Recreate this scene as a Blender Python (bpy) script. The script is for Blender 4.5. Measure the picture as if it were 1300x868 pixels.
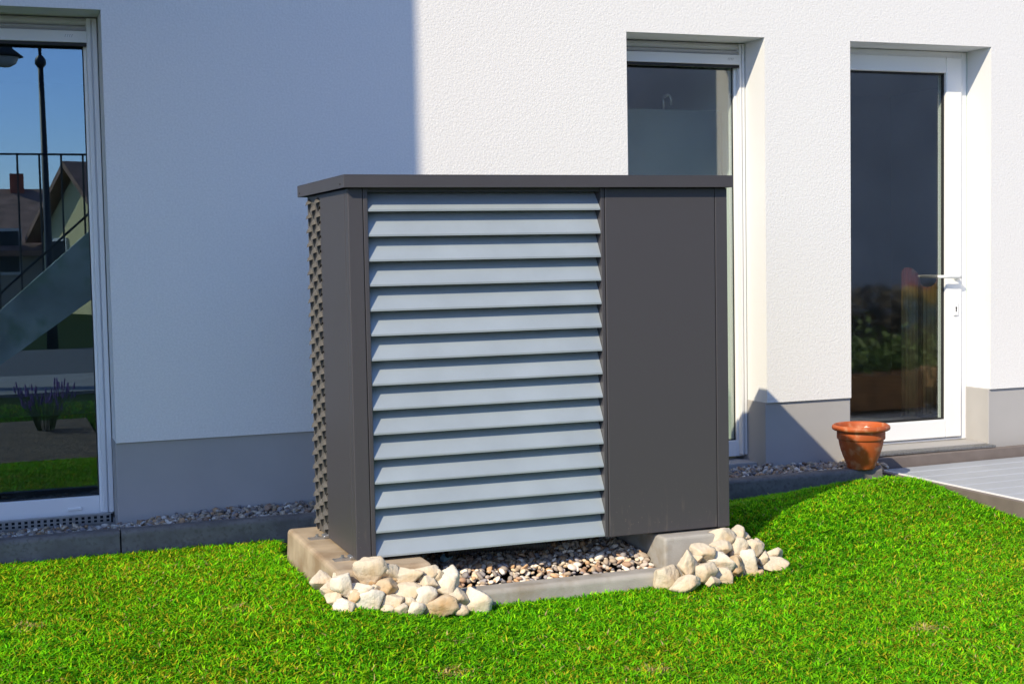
import bpy, bmesh, math, random
import numpy as np
from mathutils import Vector, Matrix, noise

# ---------------------------------------------------------------- scene, camera, light
for o in list(bpy.data.objects): bpy.data.objects.remove(o)
SC = bpy.context.scene
COL = SC.collection
random.seed(7)
NR = np.random.default_rng(11)

FPX, W0, H0 = 1780.43, 1300.0, 868.0            # focal length in pixels of the 1300 px wide frame
yaw, pitch, roll = (math.radians(a) for a in (20.3786, -3.5575, -1.0547))
cy, sy, cp, sp, cr, sr = math.cos(yaw), math.sin(yaw), math.cos(pitch), math.sin(pitch), math.cos(roll), math.sin(roll)
F = Vector((sy*cp, cy*cp, sp)); R0 = Vector((cy, -sy, 0)); U0 = R0.cross(F)
R = cr*R0 + sr*U0; U = -sr*R0 + cr*U0
CAM = Vector((0, -6.5, 1.297))
cd = bpy.data.cameras.new('camera'); cam = bpy.data.objects.new('camera', cd); COL.objects.link(cam)
cd.sensor_width = 36; cd.lens = FPX/W0*36; cd.clip_start = 0.05; cd.clip_end = 2000
m = Matrix((R, U, -F)).transposed().to_4x4(); m.translation = CAM
cam.matrix_world = m
SC.camera = cam

SUN = Vector((-1, -.80, .95)).normalized()       # direction towards the sun
w = bpy.data.worlds.new('World'); SC.world = w; w.use_nodes = True
nt = w.node_tree; bg = nt.nodes['Background']
sky = nt.nodes.new('ShaderNodeTexSky'); sky.sky_type = 'NISHITA'; sky.sun_disc = False
sky.sun_elevation = math.asin(SUN.z); sky.sun_rotation = math.atan2(SUN.x, SUN.y)
sky.air_density = 1.0; sky.dust_density = 0.1; sky.ozone_density = 4.5
tint = nt.nodes.new('ShaderNodeMixRGB'); tint.blend_type = 'MULTIPLY'; tint.inputs[0].default_value = 1; tint.inputs[2].default_value = (1.06, 1.025, 1.19, 1)
nt.links.new(sky.outputs[0], tint.inputs[1]); nt.links.new(tint.outputs[0], bg.inputs[0]); bg.inputs[1].default_value = 0.15
sl = bpy.data.lights.new('sun', 'SUN'); sl.energy = 4.0; sl.angle = math.radians(.5); sl.color = (1, .885, .66)
so = bpy.data.objects.new('sun', sl); COL.objects.link(so)
so.rotation_euler = SUN.to_track_quat('Z', 'Y').to_euler()
SC.view_settings.view_transform = 'Standard'; SC.view_settings.look = 'None'
SC.view_settings.exposure = 0.48; SC.view_settings.gamma = 1
SC.view_settings.use_curve_mapping = False
SC.render.engine = 'CYCLES'
SC.cycles.max_bounces = 8; SC.cycles.transparent_max_bounces = 12

# ---------------------------------------------------------------- helpers
def ray(u, v): return R*((u-650)/FPX) - U*((v-434)/FPX) + F
def on(u, v, ax, val):                            # photo pixel -> point on an axis plane (used once, to survey the place)
    d = ray(u, v); return CAM + d*((val-CAM[ax])/d[ax])

def mat(name, col, rough=.6, metal=0, var=.0, vscale=8, bump=0, bscale=200, bdist=.003, spec=.5, var2=None, v2scale=40, detail=4):
    M = bpy.data.materials.new(name); M.use_nodes = True
    n, l = M.node_tree.nodes, M.node_tree.links; b = n['Principled BSDF']
    b.inputs['Base Color'].default_value = (*col, 1); b.inputs['Roughness'].default_value = rough
    b.inputs['Metallic'].default_value = metal; b.inputs['Specular IOR Level'].default_value = spec
    tc = n.new('ShaderNodeTexCoord')
    if var > 0:
        no = n.new('ShaderNodeTexNoise'); no.inputs['Scale'].default_value = vscale; no.inputs['Detail'].default_value = detail
        l.new(tc.outputs['Object'], no.inputs[0])
        rp = n.new('ShaderNodeValToRGB'); rp.color_ramp.elements[0].position = .3; rp.color_ramp.elements[1].position = .7
        lo = tuple(c*(1-var) for c in col); hi = tuple(min(1, c*(1+var)) for c in col)
        rp.color_ramp.elements[0].color = (*lo, 1); rp.color_ramp.elements[1].color = (*hi, 1)
        l.new(no.outputs[0], rp.inputs[0]); out = rp.outputs[0]
        if var2:
            n2 = n.new('ShaderNodeTexNoise'); n2.inputs['Scale'].default_value = v2scale; n2.inputs['Detail'].default_value = 6
            l.new(tc.outputs['Object'], n2.inputs[0])
            r2 = n.new('ShaderNodeValToRGB'); r2.color_ramp.elements[0].position = .5; r2.color_ramp.elements[1].position = .68
            l.new(n2.outputs[0], r2.inputs[0])
            mx = n.new('ShaderNodeMixRGB'); mx.inputs[2].default_value = (*var2, 1)
            l.new(r2.outputs[0], mx.inputs[0]); l.new(out, mx.inputs[1]); out = mx.outputs[0]
        l.new(out, b.inputs['Base Color'])
    if bump > 0:
        nb = n.new('ShaderNodeTexNoise'); nb.inputs['Scale'].default_value = bscale; nb.inputs['Detail'].default_value = 3
        l.new(tc.outputs['Object'], nb.inputs[0])
        bp = n.new('ShaderNodeBump'); bp.inputs['Strength'].default_value = bump; bp.inputs['Distance'].default_value = bdist
        l.new(nb.outputs[0], bp.inputs['Height']); l.new(bp.outputs[0], b.inputs['Normal'])
    return M

def attr_mat(name, attr, rough=.6, trans=0, bump=0, bscale=60, bdist=.002, spec=.3, specks=None):
    M = bpy.data.materials.new(name); M.use_nodes = True
    n, l = M.node_tree.nodes, M.node_tree.links; b = n['Principled BSDF']
    a = n.new('ShaderNodeAttribute'); a.attribute_name = attr
    b.inputs['Roughness'].default_value = rough; b.inputs['Specular IOR Level'].default_value = spec
    l.new(a.outputs['Color'], b.inputs['Base Color'])
    if trans:
        t = n.new('ShaderNodeBsdfTranslucent'); l.new(a.outputs['Color'], t.inputs[0])
        mx = n.new('ShaderNodeMixShader'); mx.inputs[0].default_value = trans
        l.new(b.outputs[0], mx.inputs[1]); l.new(t.outputs[0], mx.inputs[2])
        l.new(mx.outputs[0], n['Material Output'].inputs[0])
    if bump:
        tc = n.new('ShaderNodeTexCoord'); nb = n.new('ShaderNodeTexNoise'); nb.inputs['Scale'].default_value = bscale
        l.new(tc.outputs['Object'], nb.inputs[0]); bp = n.new('ShaderNodeBump')
        bp.inputs['Strength'].default_value = bump; bp.inputs['Distance'].default_value = bdist
        l.new(nb.outputs[0], bp.inputs['Height']); l.new(bp.outputs[0], b.inputs['Normal'])
    return M

def glass(name, refl, tint, base, rough=0.0):
    M = bpy.data.materials.new(name); M.use_nodes = True
    n, l = M.node_tree.nodes, M.node_tree.links; n.remove(n['Principled BSDF'])
    g = n.new('ShaderNodeBsdfGlossy'); g.inputs['Roughness'].default_value = rough; g.inputs[0].default_value = (*tint, 1)
    t = n.new('ShaderNodeBsdfTransparent'); t.inputs[0].default_value = (*base, 1)
    ge = n.new('ShaderNodeNewGeometry'); dp = n.new('ShaderNodeVectorMath'); dp.operation = 'DOT_PRODUCT'   # Schlick reflectance of a pane face
    l.new(ge.outputs['Normal'], dp.inputs[0]); l.new(ge.outputs['Incoming'], dp.inputs[1])
    def mth(op, a_, b_=None):
        q = n.new('ShaderNodeMath'); q.operation = op; l.new(a_, q.inputs[0])
        if b_ is not None: q.inputs[1].default_value = b_
        return q
    ab = mth('ABSOLUTE', dp.outputs['Value']); om = n.new('ShaderNodeMath'); om.operation = 'SUBTRACT'; om.inputs[0].default_value = 1; l.new(ab.outputs[0], om.inputs[1])
    p5 = mth('POWER', om.outputs[0], 5); sc_ = mth('MULTIPLY', p5.outputs[0], .94)
    ad = mth('ADD', sc_.outputs[0], .04+refl); ad.use_clamp = True
    mx = n.new('ShaderNodeMixShader'); l.new(ad.outputs[0], mx.inputs[0]); l.new(t.outputs[0], mx.inputs[1]); l.new(g.outputs[0], mx.inputs[2])
    l.new(mx.outputs[0], n['Material Output'].inputs[0])
    return M

class MB:
    def __init__(s): s.v = []; s.f = []; s.m = []; s.k = 0; s.c = []
    def face(s, pts, mi=None):
        i = len(s.v); s.v += [tuple(p) for p in pts]; s.f.append(tuple(range(i, i+len(pts)))); s.m.append(s.k if mi is None else mi)
        return s
    def box(s, x0, x1, y0, y1, z0, z1, mi=None):
        i = len(s.v); s.v += [(x, y, z) for z in (z0, z1) for y in (y0, y1) for x in (x0, x1)]
        for q in ((0,2,3,1),(4,5,7,6),(0,1,5,4),(1,3,7,5),(3,2,6,7),(2,0,4,6)):
            s.f.append(tuple(i+k for k in q)); s.m.append(s.k if mi is None else mi)
        return s
    def prism(s, prof, a, b, axis=0, mi=None):     # closed profile of (p, q) swept along axis from a to b
        i = len(s.v); n = len(prof)
        for t in (a, b):
            for p, q in prof:
                s.v.append((t, p, q) if axis == 0 else (p, t, q) if axis == 1 else (p, q, t))
        k = s.k if mi is None else mi
        s.f.append(tuple(range(i, i+n))[::-1]); s.f.append(tuple(range(i+n, i+2*n))); s.m += [k, k]
        for j in range(n):
            s.f.append((i+j, i+(j+1) % n, i+n+(j+1) % n, i+n+j)); s.m.append(k)
        return s
    def tube(s, pts, r, n=10, mi=None, cap=True):
        pts = [Vector(p) for p in pts]; i = len(s.v); k = s.k if mi is None else mi
        rs = r if isinstance(r, (list, tuple)) else [r]*len(pts)
        for j, p in enumerate(pts):
            d = (pts[min(j+1, len(pts)-1)]-pts[max(j-1, 0)]).normalized()
            a = d.orthogonal().normalized() if abs(d.z) > .9 else d.cross(Vector((0, 0, 1))).normalized()
            b = d.cross(a)
            for t in range(n):
                an = 2*math.pi*t/n; s.v.append(tuple(p+(a*math.cos(an)+b*math.sin(an))*rs[j]))
        for j in range(len(pts)-1):
            for t in range(n):
                s.f.append((i+j*n+t, i+j*n+(t+1) % n, i+(j+1)*n+(t+1) % n, i+(j+1)*n+t)); s.m.append(k)
        if cap:
            s.f.append(tuple(i+t for t in range(n))[::-1]); s.f.append(tuple(i+(len(pts)-1)*n+t for t in range(n))); s.m += [k, k]
        return s
    def lathe(s, prof, c=(0, 0, 0), n=40, mi=None):
        i = len(s.v); k = s.k if mi is None else mi
        for r, z in prof:
            for t in range(n):
                an = 2*math.pi*t/n; s.v.append((c[0]+r*math.cos(an), c[1]+r*math.sin(an), c[2]+z))
        for j in range(len(prof)-1):
            for t in range(n):
                s.f.append((i+j*n+t, i+j*n+(t+1) % n, i+(j+1)*n+(t+1) % n, i+(j+1)*n+t)); s.m.append(k)
        return s
    def build(s, name, mats, parent=None, bevel=0, smooth=False, fix=True):
        me = bpy.data.meshes.new(name); me.from_pydata(s.v, [], s.f)
        mats = mats if isinstance(mats, (list, tuple)) else [mats]
        for x in mats: me.materials.append(x)
        me.polygons.foreach_set('material_index', s.m)
        if fix:
            b = bmesh.new(); b.from_mesh(me); bmesh.ops.recalc_face_normals(b, faces=b.faces); b.to_mesh(me); b.free()
        if smooth: me.polygons.foreach_set('use_smooth', [True]*len(me.polygons))
        o = bpy.data.objects.new(name, me); COL.objects.link(o)
        if parent:
            o.parent = parent
            o.matrix_parent_inverse = Matrix.Translation(-parent.location)
        if bevel:
            md = o.modifiers.new('bevel', 'BEVEL'); md.width = bevel; md.segments = 2; md.limit_method = 'ANGLE'; md.angle_limit = math.radians(40)
            md.use_clamp_overlap = True
        return o

def tag(o, label, cat, group=None, kind=None):
    o['label'] = label; o['category'] = cat
    if group: o['group'] = group
    if kind: o['kind'] = kind
    return o
def thing(name, loc, label, cat, group=None):
    o = bpy.data.objects.new(name, None); COL.objects.link(o); o.location = loc; o.empty_display_size = .1
    return tag(o, label, cat, group)
def setting(o, kind='structure'): o['kind'] = kind; return o

# ---------------------------------------------------------------- materials
def stucco():
    M = mat('white_render', (.755, .735, .715), .9, var=.055, vscale=110, spec=.2, detail=6)
    n, l = M.node_tree.nodes, M.node_tree.links; b = n['Principled BSDF']; tc = n.new('ShaderNodeTexCoord')
    v = n.new('ShaderNodeTexVoronoi'); v.inputs['Scale'].default_value = 110; v.feature = 'SMOOTH_F1'
    a = n.new('ShaderNodeTexNoise'); a.inputs['Scale'].default_value = 120; a.inputs['Detail'].default_value = 3
    a2 = n.new('ShaderNodeTexNoise'); a2.inputs['Scale'].default_value = 60; a2.inputs['Detail'].default_value = 2
    mp = n.new('ShaderNodeMapping'); l.new(tc.outputs['Object'], mp.inputs[0])
    for x in (v, a, a2): l.new(mp.outputs[0], x.inputs['Vector'])
    m1 = n.new('ShaderNodeMath'); m1.operation = 'MULTIPLY_ADD'; m1.inputs[1].default_value = -.9
    l.new(v.outputs['Distance'], m1.inputs[0]); l.new(a.outputs[0], m1.inputs[2])
    m2 = n.new('ShaderNodeMath'); m2.operation = 'ADD'; l.new(m1.outputs[0], m2.inputs[0]); l.new(a2.outputs[0], m2.inputs[1])
    bp = n.new('ShaderNodeBump'); bp.inputs['Strength'].default_value = .42; bp.inputs['Distance'].default_value = .0023
    l.new(m2.outputs[0], bp.inputs['Height']); l.new(bp.outputs[0], b.inputs['Normal'])
    return M
M_PLASTER = stucco()
M_REVEAL = mat('smooth_white_render', (.73, .73, .735), .85, bump=.15, bscale=250, bdist=.002)
M_PLINTH = mat('grey_plinth_render', (.39, .375, .365), .9, var=.05, vscale=3, bump=.35, bscale=300, bdist=.002, spec=.2)
M_FRAME = mat('white_window_plastic', (.80, .80, .80), .3, spec=.5)
M_RAIL = mat('white_coated_aluminium', (.70, .70, .71), .4)
M_SHUT = mat('pale_grey_shutter', (.55, .55, .56), .45)
M_SEAL = mat('black_rubber_seal', (.012, .012, .013), .6)
M_INT = mat('room_wall', (.30, .30, .31), .9)
M_INTW = mat('room_reveal_white', (.62, .70, .66), .8)
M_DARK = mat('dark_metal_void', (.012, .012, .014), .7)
M_ANTH = mat('anthracite_coated_steel', (.060, .056, .062), .42, var=.05, vscale=5, bump=.08, bscale=600, bdist=.0006, spec=.45, var2=None)
def dusty():
    M = mat('anthracite_coated_steel_dusty', (.060, .056, .062), .45, spec=.45)
    n, l = M.node_tree.nodes, M.node_tree.links; b = n['Principled BSDF']; tc = n.new('ShaderNodeTexCoord')
    sx = n.new('ShaderNodeSeparateXYZ'); l.new(tc.outputs['Object'], sx.inputs[0])
    mr = n.new('ShaderNodeMapRange'); mr.inputs[1].default_value = .42; mr.inputs[2].default_value = .18; mr.inputs[3].default_value = 0; mr.inputs[4].default_value = 1
    l.new(sx.outputs['Z'], mr.inputs[0])
    mp = n.new('ShaderNodeMapping'); mp.inputs['Scale'].default_value = (60, 60, 9); l.new(tc.outputs['Object'], mp.inputs[0])
    no = n.new('ShaderNodeTexNoise'); no.inputs['Scale'].default_value = 1; no.inputs['Detail'].default_value = 5; l.new(mp.outputs[0], no.inputs[0])
    n2 = n.new('ShaderNodeTexNoise'); n2.inputs['Scale'].default_value = 130; n2.inputs['Detail'].default_value = 1; l.new(tc.outputs['Object'], n2.inputs[0])
    r = n.new('ShaderNodeValToRGB'); r.color_ramp.elements[0].position = .60; r.color_ramp.elements[1].position = .92; l.new(no.outputs[0], r.inputs[0])
    r2 = n.new('ShaderNodeValToRGB'); r2.color_ramp.elements[0].position = .72; r2.color_ramp.elements[1].position = .76; l.new(n2.outputs[0], r2.inputs[0])
    mx = n.new('ShaderNodeMath'); mx.operation = 'MAXIMUM'; l.new(r.outputs[0], mx.inputs[0]); l.new(r2.outputs[0], mx.inputs[1])
    mu = n.new('ShaderNodeMath'); mu.operation = 'MULTIPLY'; l.new(mx.outputs[0], mu.inputs[0]); l.new(mr.outputs[0], mu.inputs[1])
    m2 = n.new('ShaderNodeMath'); m2.operation = 'MULTIPLY'; m2.inputs[1].default_value = .55; l.new(mu.outputs[0], m2.inputs[0])
    c = n.new('ShaderNodeMixRGB'); c.inputs[1].default_value = (.060, .056, .062, 1); c.inputs[2].default_value = (.25, .20, .15, 1)
    l.new(m2.outputs[0], c.inputs[0]); l.new(c.outputs[0], b.inputs['Base Color'])
    return M
M_DUSTY = dusty()
M_PERF = mat('weathered_perforated_steel', (.105, .097, .09), .5, var=.15, vscale=20, spec=.4)
M_BLADE = mat('blue_grey_louvre_aluminium', (.325, .368, .40), .36, metal=.15, var=.07, vscale=5, bump=.05, bscale=500, bdist=.0005, spec=.5)
M_STEEL = mat('galvanised_steel', (.42, .42, .42), .4, metal=.8, var=.15, vscale=40)
M_CONC = mat('grey_concrete', (.36, .335, .30), .95, var=.14, vscale=9, bump=.4, bscale=180, bdist=.003, spec=.15, var2=(.27, .23, .18), v2scale=11)
M_TAN = mat('sand_stained_concrete', (.40, .315, .225), .95, var=.18, vscale=8, bump=.4, bscale=150, bdist=.003, spec=.15, var2=(.29, .205, .13), v2scale=7)
M_KERB = mat('dark_grey_concrete_edging', (.175, .165, .16), .95, var=.18, vscale=14, bump=.6, bscale=220, bdist=.003, spec=.15, var2=(.14, .13, .12), v2scale=60)
M_TERRA = mat('terracotta', (.42, .088, .020), .55, var=.14, vscale=9, bump=.15, bscale=120, bdist=.001, spec=.4, var2=(.50, .20, .10), v2scale=24)
M_DECK = mat('pale_grey_composite', (.34, .36, .39), .5, var=.06, vscale=3, spec=.4)
M_EDGE = mat('brown_grey_edge_board', (.17, .14, .125), .6, var=.10, vscale=12, spec=.3)
M_EDGEW = mat('bare_aluminium_edge', (.75, .75, .76), .4)
M_ROCK = mat('cream_limestone', (.62, .53, .405), .95, var=.20, vscale=9, bump=.7, bscale=70, bdist=.006, spec=.15, var2=(.54, .40, .25), v2scale=9)
M_ROCKW = mat('pale_limestone', (.70, .63, .52), .95, var=.14, vscale=9, bump=.7, bscale=70, bdist=.006, spec=.15, var2=(.60, .48, .34), v2scale=9)
M_ROCKD = mat('ochre_limestone', (.55, .43, .29), .95, var=.2, vscale=12, bump=.7, bscale=70, bdist=.006, spec=.15, var2=(.46, .28, .13), v2scale=9)
M_PEB = attr_mat('river_pebble', 'col', .7, bump=.2)
M_GRASS = attr_mat('grass_blade', 'col', .6, trans=.22, spec=.06)
M_SOIL = mat('lawn_soil', (.018, .035, .006), 1, var=.4, vscale=30, bump=.5, bscale=60, bdist=.01, spec=.05)
M_GLASS = glass('window_glass', .13, (.58, .80, 1.0), (.80, .86, .86))
M_GLASSD = glass('door_glass', .105, (1.0, .98, .96), (.93, .975, .96), .045)

# ---------------------------------------------------------------- ground
def sm(a, b, x):
    t = np.clip((x-a)/(b-a), 0, 1); return t*t*(3-2*t)
def gz(x, y):                                     # lawn height
    x = np.asarray(x, float); y = np.asarray(y, float)
    k = 1-sm(1.12, 1.55, x)
    z = .055*((1-k)*sm(-1.9, -.9, y)+k*1.1*sm(-2.7, -1.75, y))
    ax_, ay_, bx_, by_ = 3.15, -1.06, 4.10, -.54   # low bank running from the unit to the deck corner
    L2 = (bx_-ax_)**2+(by_-ay_)**2
    t = ((x-ax_)*(bx_-ax_)+(y-ay_)*(by_-ay_))/L2; tc = np.clip(t, 0, 1)
    qx, qy = x-(ax_+tc*(bx_-ax_)), y-(ay_+tc*(by_-ay_)); side = ((x-ax_)*(by_-ay_)-(y-ay_)*(bx_-ax_))
    wd_ = np.where(side > 0, .54, .30-.12*tc)
    z = z + (.097-.034*tc)*np.exp(-(qx*qx+qy*qy)/wd_**2)
    z = z - .035*sm(3.75, 4.40, x)*sm(-.50, -1.0, y)
    z = z + .012*np.sin(x*2.1+.6)*np.sin(y*1.9+.4)*sm(-1.9, -2.6, y)
    return z
def in_tray(x, y): return (x > 1.12) & (x < 2.80) & (y > -1.64) & (y < -.7)
xs = np.unique(np.r_[-220, -120, -60, -30, -15, np.arange(-8, 12.01, .1), 16, 25, 40, 70, 120, 220].round(3))
ys = np.unique(np.r_[-220, -120, -60, -40, -28, -20, -15, np.arange(-12, -.40, .1), -.42, -.36, -.3, .1, 8, 20, 60, 120, 220].round(3))
X, Y = np.meshgrid(xs, ys)
Z = gz(X, Y); Z[Y > -.39] = .02; Z[in_tray(X, Y)] = -.01; Z -= .008
Z[(np.abs(X-2) > 14) | (Y < -13)] = -.02
nx, ny = len(xs), len(ys)
gf = [(j*nx+i, j*nx+i+1, (j+1)*nx+i+1, (j+1)*nx+i) for j in range(ny-1) for i in range(nx-1)]
me = bpy.data.meshes.new('ground'); me.from_pydata(np.c_[X.ravel(), Y.ravel(), Z.ravel()].tolist(), [], gf)
me.materials.append(M_SOIL); me.polygons.foreach_set('use_smooth', [True]*len(gf))
g = bpy.data.objects.new('ground', me); COL.objects.link(g); setting(g)

# ---------------------------------------------------------------- house
ZP, ZL, FY = .484, 2.408, .204                      # plinth top, lintel, frame plane
OPEN = [(-1.00, .507), (3.060, 3.858), (4.384, 5.312)]
X0, X1, ZT = -7.0, 11.0, 5.9
house = thing('house', (0, 0, 0), 'white rendered house with grey plinth and tall windows behind the metal unit', 'house')
pw = MB()
xe = [X0]+[e for o in OPEN for e in o]+[X1]
for i in range(len(xe)-1):                         # wall face with openings
    a, b = xe[i], xe[i+1]; opening = i % 2 == 1
    z0 = ZL if opening else ZP
    pw.face([(a, 0, z0), (b, 0, z0), (b, 0, ZT), (a, 0, ZT)])
    pw.face([(a, .35, z0), (b, .35, z0), (b, .35, ZT), (a, .35, ZT)])
    pw.face([(a, 0, z0), (b, 0, z0), (b, .35, z0), (a, .35, z0)], 1 if opening else 0)
for a, b in OPEN:
    for xx in (a, b): pw.face([(xx, 0, ZP), (xx, FY, ZP), (xx, FY, ZL), (xx, 0, ZL)], 1)
    for xx in (a, b): pw.face([(xx, FY, .16), (xx, .35, .16), (xx, .35, ZL), (xx, FY, ZL)], 2)
pw.face([(X0, 0, ZT), (X1, 0, ZT), (X1, .35, ZT), (X0, .35, ZT)])
pw.build('plaster_wall', [M_PLASTER, M_REVEAL, M_INTW], house, fix=False)
pl = MB()
for i in range(0, len(xe)-1, 2):
    a, b = xe[i]-(.003 if i else 0), xe[i+1]+(.003 if i < len(xe)-2 else 0)
    pl.box(a-.0, b, .013, .345, -.4, ZP-.001)
for k_, (a, b) in enumerate(OPEN): pl.box(a+.003, b-.003, .10 if k_ else .188, .34, -.4, .155 if k_ else .118)
pl.build('plinth', M_PLINTH, house, bevel=.004)
sd = MB()
sd.box(X0, X0+.3, .352, 9, -.3, ZT).box(X1-.3, X1, .352, 9, -.3, ZT).box(X0+.301, X1-.301, 8.7, 9, -.3, ZT)
sd.build('outer_wall', M_PLASTER, house)
M_TILE = mat('dark_roof_tile', (.09, .06, .05), .8, var=.2, vscale=6, bump=.6, bscale=25, bdist=.02)
rf = MB(); rf.prism([(-.35, ZT+.005), (-.35, ZT+.10), (4.6, ZT+2.9), (9.4, ZT+.10), (9.4, ZT+.005)], X0-.4, X1+.4, 0)
rf.build('roof', M_TILE, house)
shade_bay = MB(); shade_bay.box(-6.5, -1.04, -2.40, -.002, 2.395, 5.85)   # unseen overhang added left of the picture to cast shade on the wall
shade_bay.build('added_shade_bay', M_PLASTER, house)
rm = MB()
for a, b, d in ((-4, 2.2, 4.5), (2.3, 3.95, 3.2), (4.2, 7.5, 4.0)):
    p = [(a, .352), (b, .352), (b, d), (a, d)]
    rm.face([(x, y, .16) for x, y in p], 1); rm.face([(x, y, 2.62) for x, y in p])
    for j in (1, 2, 3):
        q = p[(j+1) % 4]; rm.face([(*p[j], .16), (*q, .16), (*q, 2.62), (*p[j], 2.62)], 2 if (a == 2.3 and j == 1) else 0)
M_FLOOR = mat('room_floor', (.14, .10, .075), .4, var=.2, vscale=5)
rm.build('room_shell', [M_INT, M_FLOOR, M_INTW], house, fix=False)

def frame_rect(mb, a, b, z0, z1, t, tb, y0, y1, tt=None):
    tt = tt or t
    mb.box(a, a+t, y0, y1, z0, z1); mb.box(b-t, b, y0, y1, z0, z1)
    mb.box(a+t, b-t, y0+.0005, y1, z0, z0+tb); mb.box(a+t, b-t, y0+.0005, y1, z1-tt, z1)

def shuttered_window(a, b, rail_w, glassmat, badge, zs=.172):
    mb = MB()
    t = rail_w+.012
    frame_rect(mb, a+.002, b-.002, zs, ZL-.002, t, .088, FY+.032, FY+.10, .12)
    win = mb.build('window', M_FRAME, house, bevel=.004)
    MB().box(a+t-.004, b-t+.004, FY+.055, FY+.061, zs+.080, ZL-.11).build('pane', glassmat, win)
    sl = MB(); frame_rect(sl, a+t-.001, b-t+.001, zs+.087, ZL-.118, .007, .007, FY+.048, FY+.056)
    sl.build('rubber_seal', M_SEAL, win)
    for s in (0, 1):                               # guide rails with a groove
        x0 = a+.003 if s == 0 else b-.003-rail_w; x1 = x0+rail_w; q = MB()
        gi = x1-.004 if s == 0 else x0
        q.box(x0, x1, FY+.008, FY+.031, zs+.013, ZL-.004)
        q.box(x0+.002, x0+rail_w*.42, FY-.004, FY+.009, zs+.013, ZL-.006)
        q.box(x0+rail_w*.55, x1-.002, FY-.004, FY+.009, zs+.013, ZL-.006)
        q.build('guide_rail', M_RAIL, win, bevel=.002)
    sh = MB()
    z = ZL-.004; x0, x1 = a+rail_w+.001, b-rail_w-.001
    n = 0; zb = 2.345
    while z-.037 > zb-.03:
        z2 = max(z-.036, zb)
        sh.prism([(FY+.012, z2+.002), (FY+.003, z2+.010), (FY+.001, (z+z2)/2), (FY+.004, z-.008), (FY+.012, z-.001), (FY+.022, z-.001), (FY+.022, z2+.002)], x0, x1)
        z = z2; n += 1
        if z <= zb: break
    sh.build('roller_shutter', M_SHUT, win)
    bar = MB(); bar.box(x0-.002, x1+.002, FY-.010, FY+.022, 2.290, 2.343); bar.build('bottom_bar', M_RAIL, win, bevel=.003)
    gap = MB(); gap.box(x0, x1, FY-.003, FY+.020, 2.276, 2.2895); gap.build('bar_seal', M_SEAL, win)
    bd = MB()                                      # small grey maker's lettering, too small to read
    for k in range(4):
        xx = x1-badge+.0095*k
        bd.face([(xx, FY-.0115, 2.312), (xx+.003, FY-.0115, 2.312), (xx+.0065, FY-.0115, 2.325), (xx+.0035, FY-.0115, 2.325)])
        bd.face([(xx+.003, FY-.0118, 2.3225), (xx+.0085, FY-.0118, 2.3225), (xx+.0085, FY-.0118, 2.325), (xx+.003, FY-.0118, 2.325)])
    bd.build('maker_mark', M_STEEL, win, fix=False)
    return win
wl = shuttered_window(*OPEN[0], .050, M_GLASS, .095, .128); wl['label'] = 'wide shaded window with blue reflections'
wr = shuttered_window(*OPEN[1], .036, M_GLASSD, .075); wr['label'] = 'narrow window partly hidden by the unit'
# drain cap on the bottom frame of the left window
MB().box(.30, .36, FY+.022, FY+.0318, .156, .168).build('drain_cap', M_FRAME, wl, bevel=.002)

# terrace door
a, b = OPEN[2]
fr = MB(); frame_rect(fr, a+.002, b-.002, .178, ZL-.002, .038, .012, FY+.005, FY+.085, .040)
door = fr.build('terrace_door', M_FRAME, house, bevel=.004)
lf = MB(); la, lb_ = a+.032, b-.046
lf.box(la, la+.070, FY-.010, FY+.07, .196, ZL-.036).box(lb_-.108, lb_, FY-.010, FY+.07, .196, ZL-.036)
lf.box(la+.070, lb_-.108, FY-.0095, FY+.07, .196, .300).box(la+.070, lb_-.108, FY-.0095, FY+.07, ZL-.124, ZL-.036)
lf.build('door_leaf', M_FRAME, door, bevel=.006)
pa_, pb_ = la+.066, lb_-.104
MB().box(pa_, pb_, FY+.028, FY+.034, .292, ZL-.118).build('pane', M_GLASSD, door)
sl = MB(); frame_rect(sl, pa_+.0045, pb_-.0045, .301, ZL-.1245, .008, .008, FY+.010, FY+.027); sl.build('rubber_seal', M_SEAL, door)
hx = lb_-.045
hd = MB(); hd.lathe([(.0, .0), (.017, .0), (.017, .008), (.010, .010), (.010, .045), (0, .045)], (0, 0, 0), 16)
hd.v = [(hx+x, FY-.0125-z, 1.122+y) for x, y, z in hd.v]
hd.tube([(hx, FY-.052, 1.122), (hx-.02, FY-.058, 1.124), (hx-.07, FY-.06, 1.126), (hx-.155, FY-.056, 1.127)], [.010, .0105, .0095, .009], 10)
hd.build('door_handle', mat('white_handle', (.72, .74, .74), .3), door, smooth=True)
ep = MB(); ep.box(hx-.016, hx+.016, FY-.019, FY-.0122, .90, .975); e1 = ep.build('lock_plate', M_FRAME, door, bevel=.006)
kh = MB(); kh.lathe([(0, 0), (.0055, 0)], (0, 0, 0), 12); kh.v = [(hx+x, FY-.0200, .946+y) for x, y, z in kh.v]
kh.box(hx-.0035, hx+.0035, FY-.0202, FY-.0192, .922, .944); kh.build('keyhole', M_SEAL, door, fix=False)
MB().box(a+.004, b-.004, .03, FY+.10, .157, .176).build('threshold', mat('threshold_grey', (.36, .345, .33), .6), door, bevel=.003)

# interior furnishings seen through the panes
ib = MB(); ib.box(2.9, 3.945, .62, .66, .17, 2.092)
tag(ib.build('room_divider', mat('pale_divider', (.20, .235, .235), .7)), 'pale grey-green panel standing inside behind the narrow window', 'room divider')
tp = MB(); tp.tube([(x_+.052, .64, z_+.017) for x_, z_ in ((3.53, 2.07), (3.53, 2.125), (3.535, 2.145), (3.55, 2.158), (3.568, 2.155), (3.58, 2.14), (3.58, 2.10))], .009, 8)
tag(tp.build('tap', M_STEEL, smooth=True), 'curved chrome tap on top of the panel behind the narrow window', 'tap')

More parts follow.
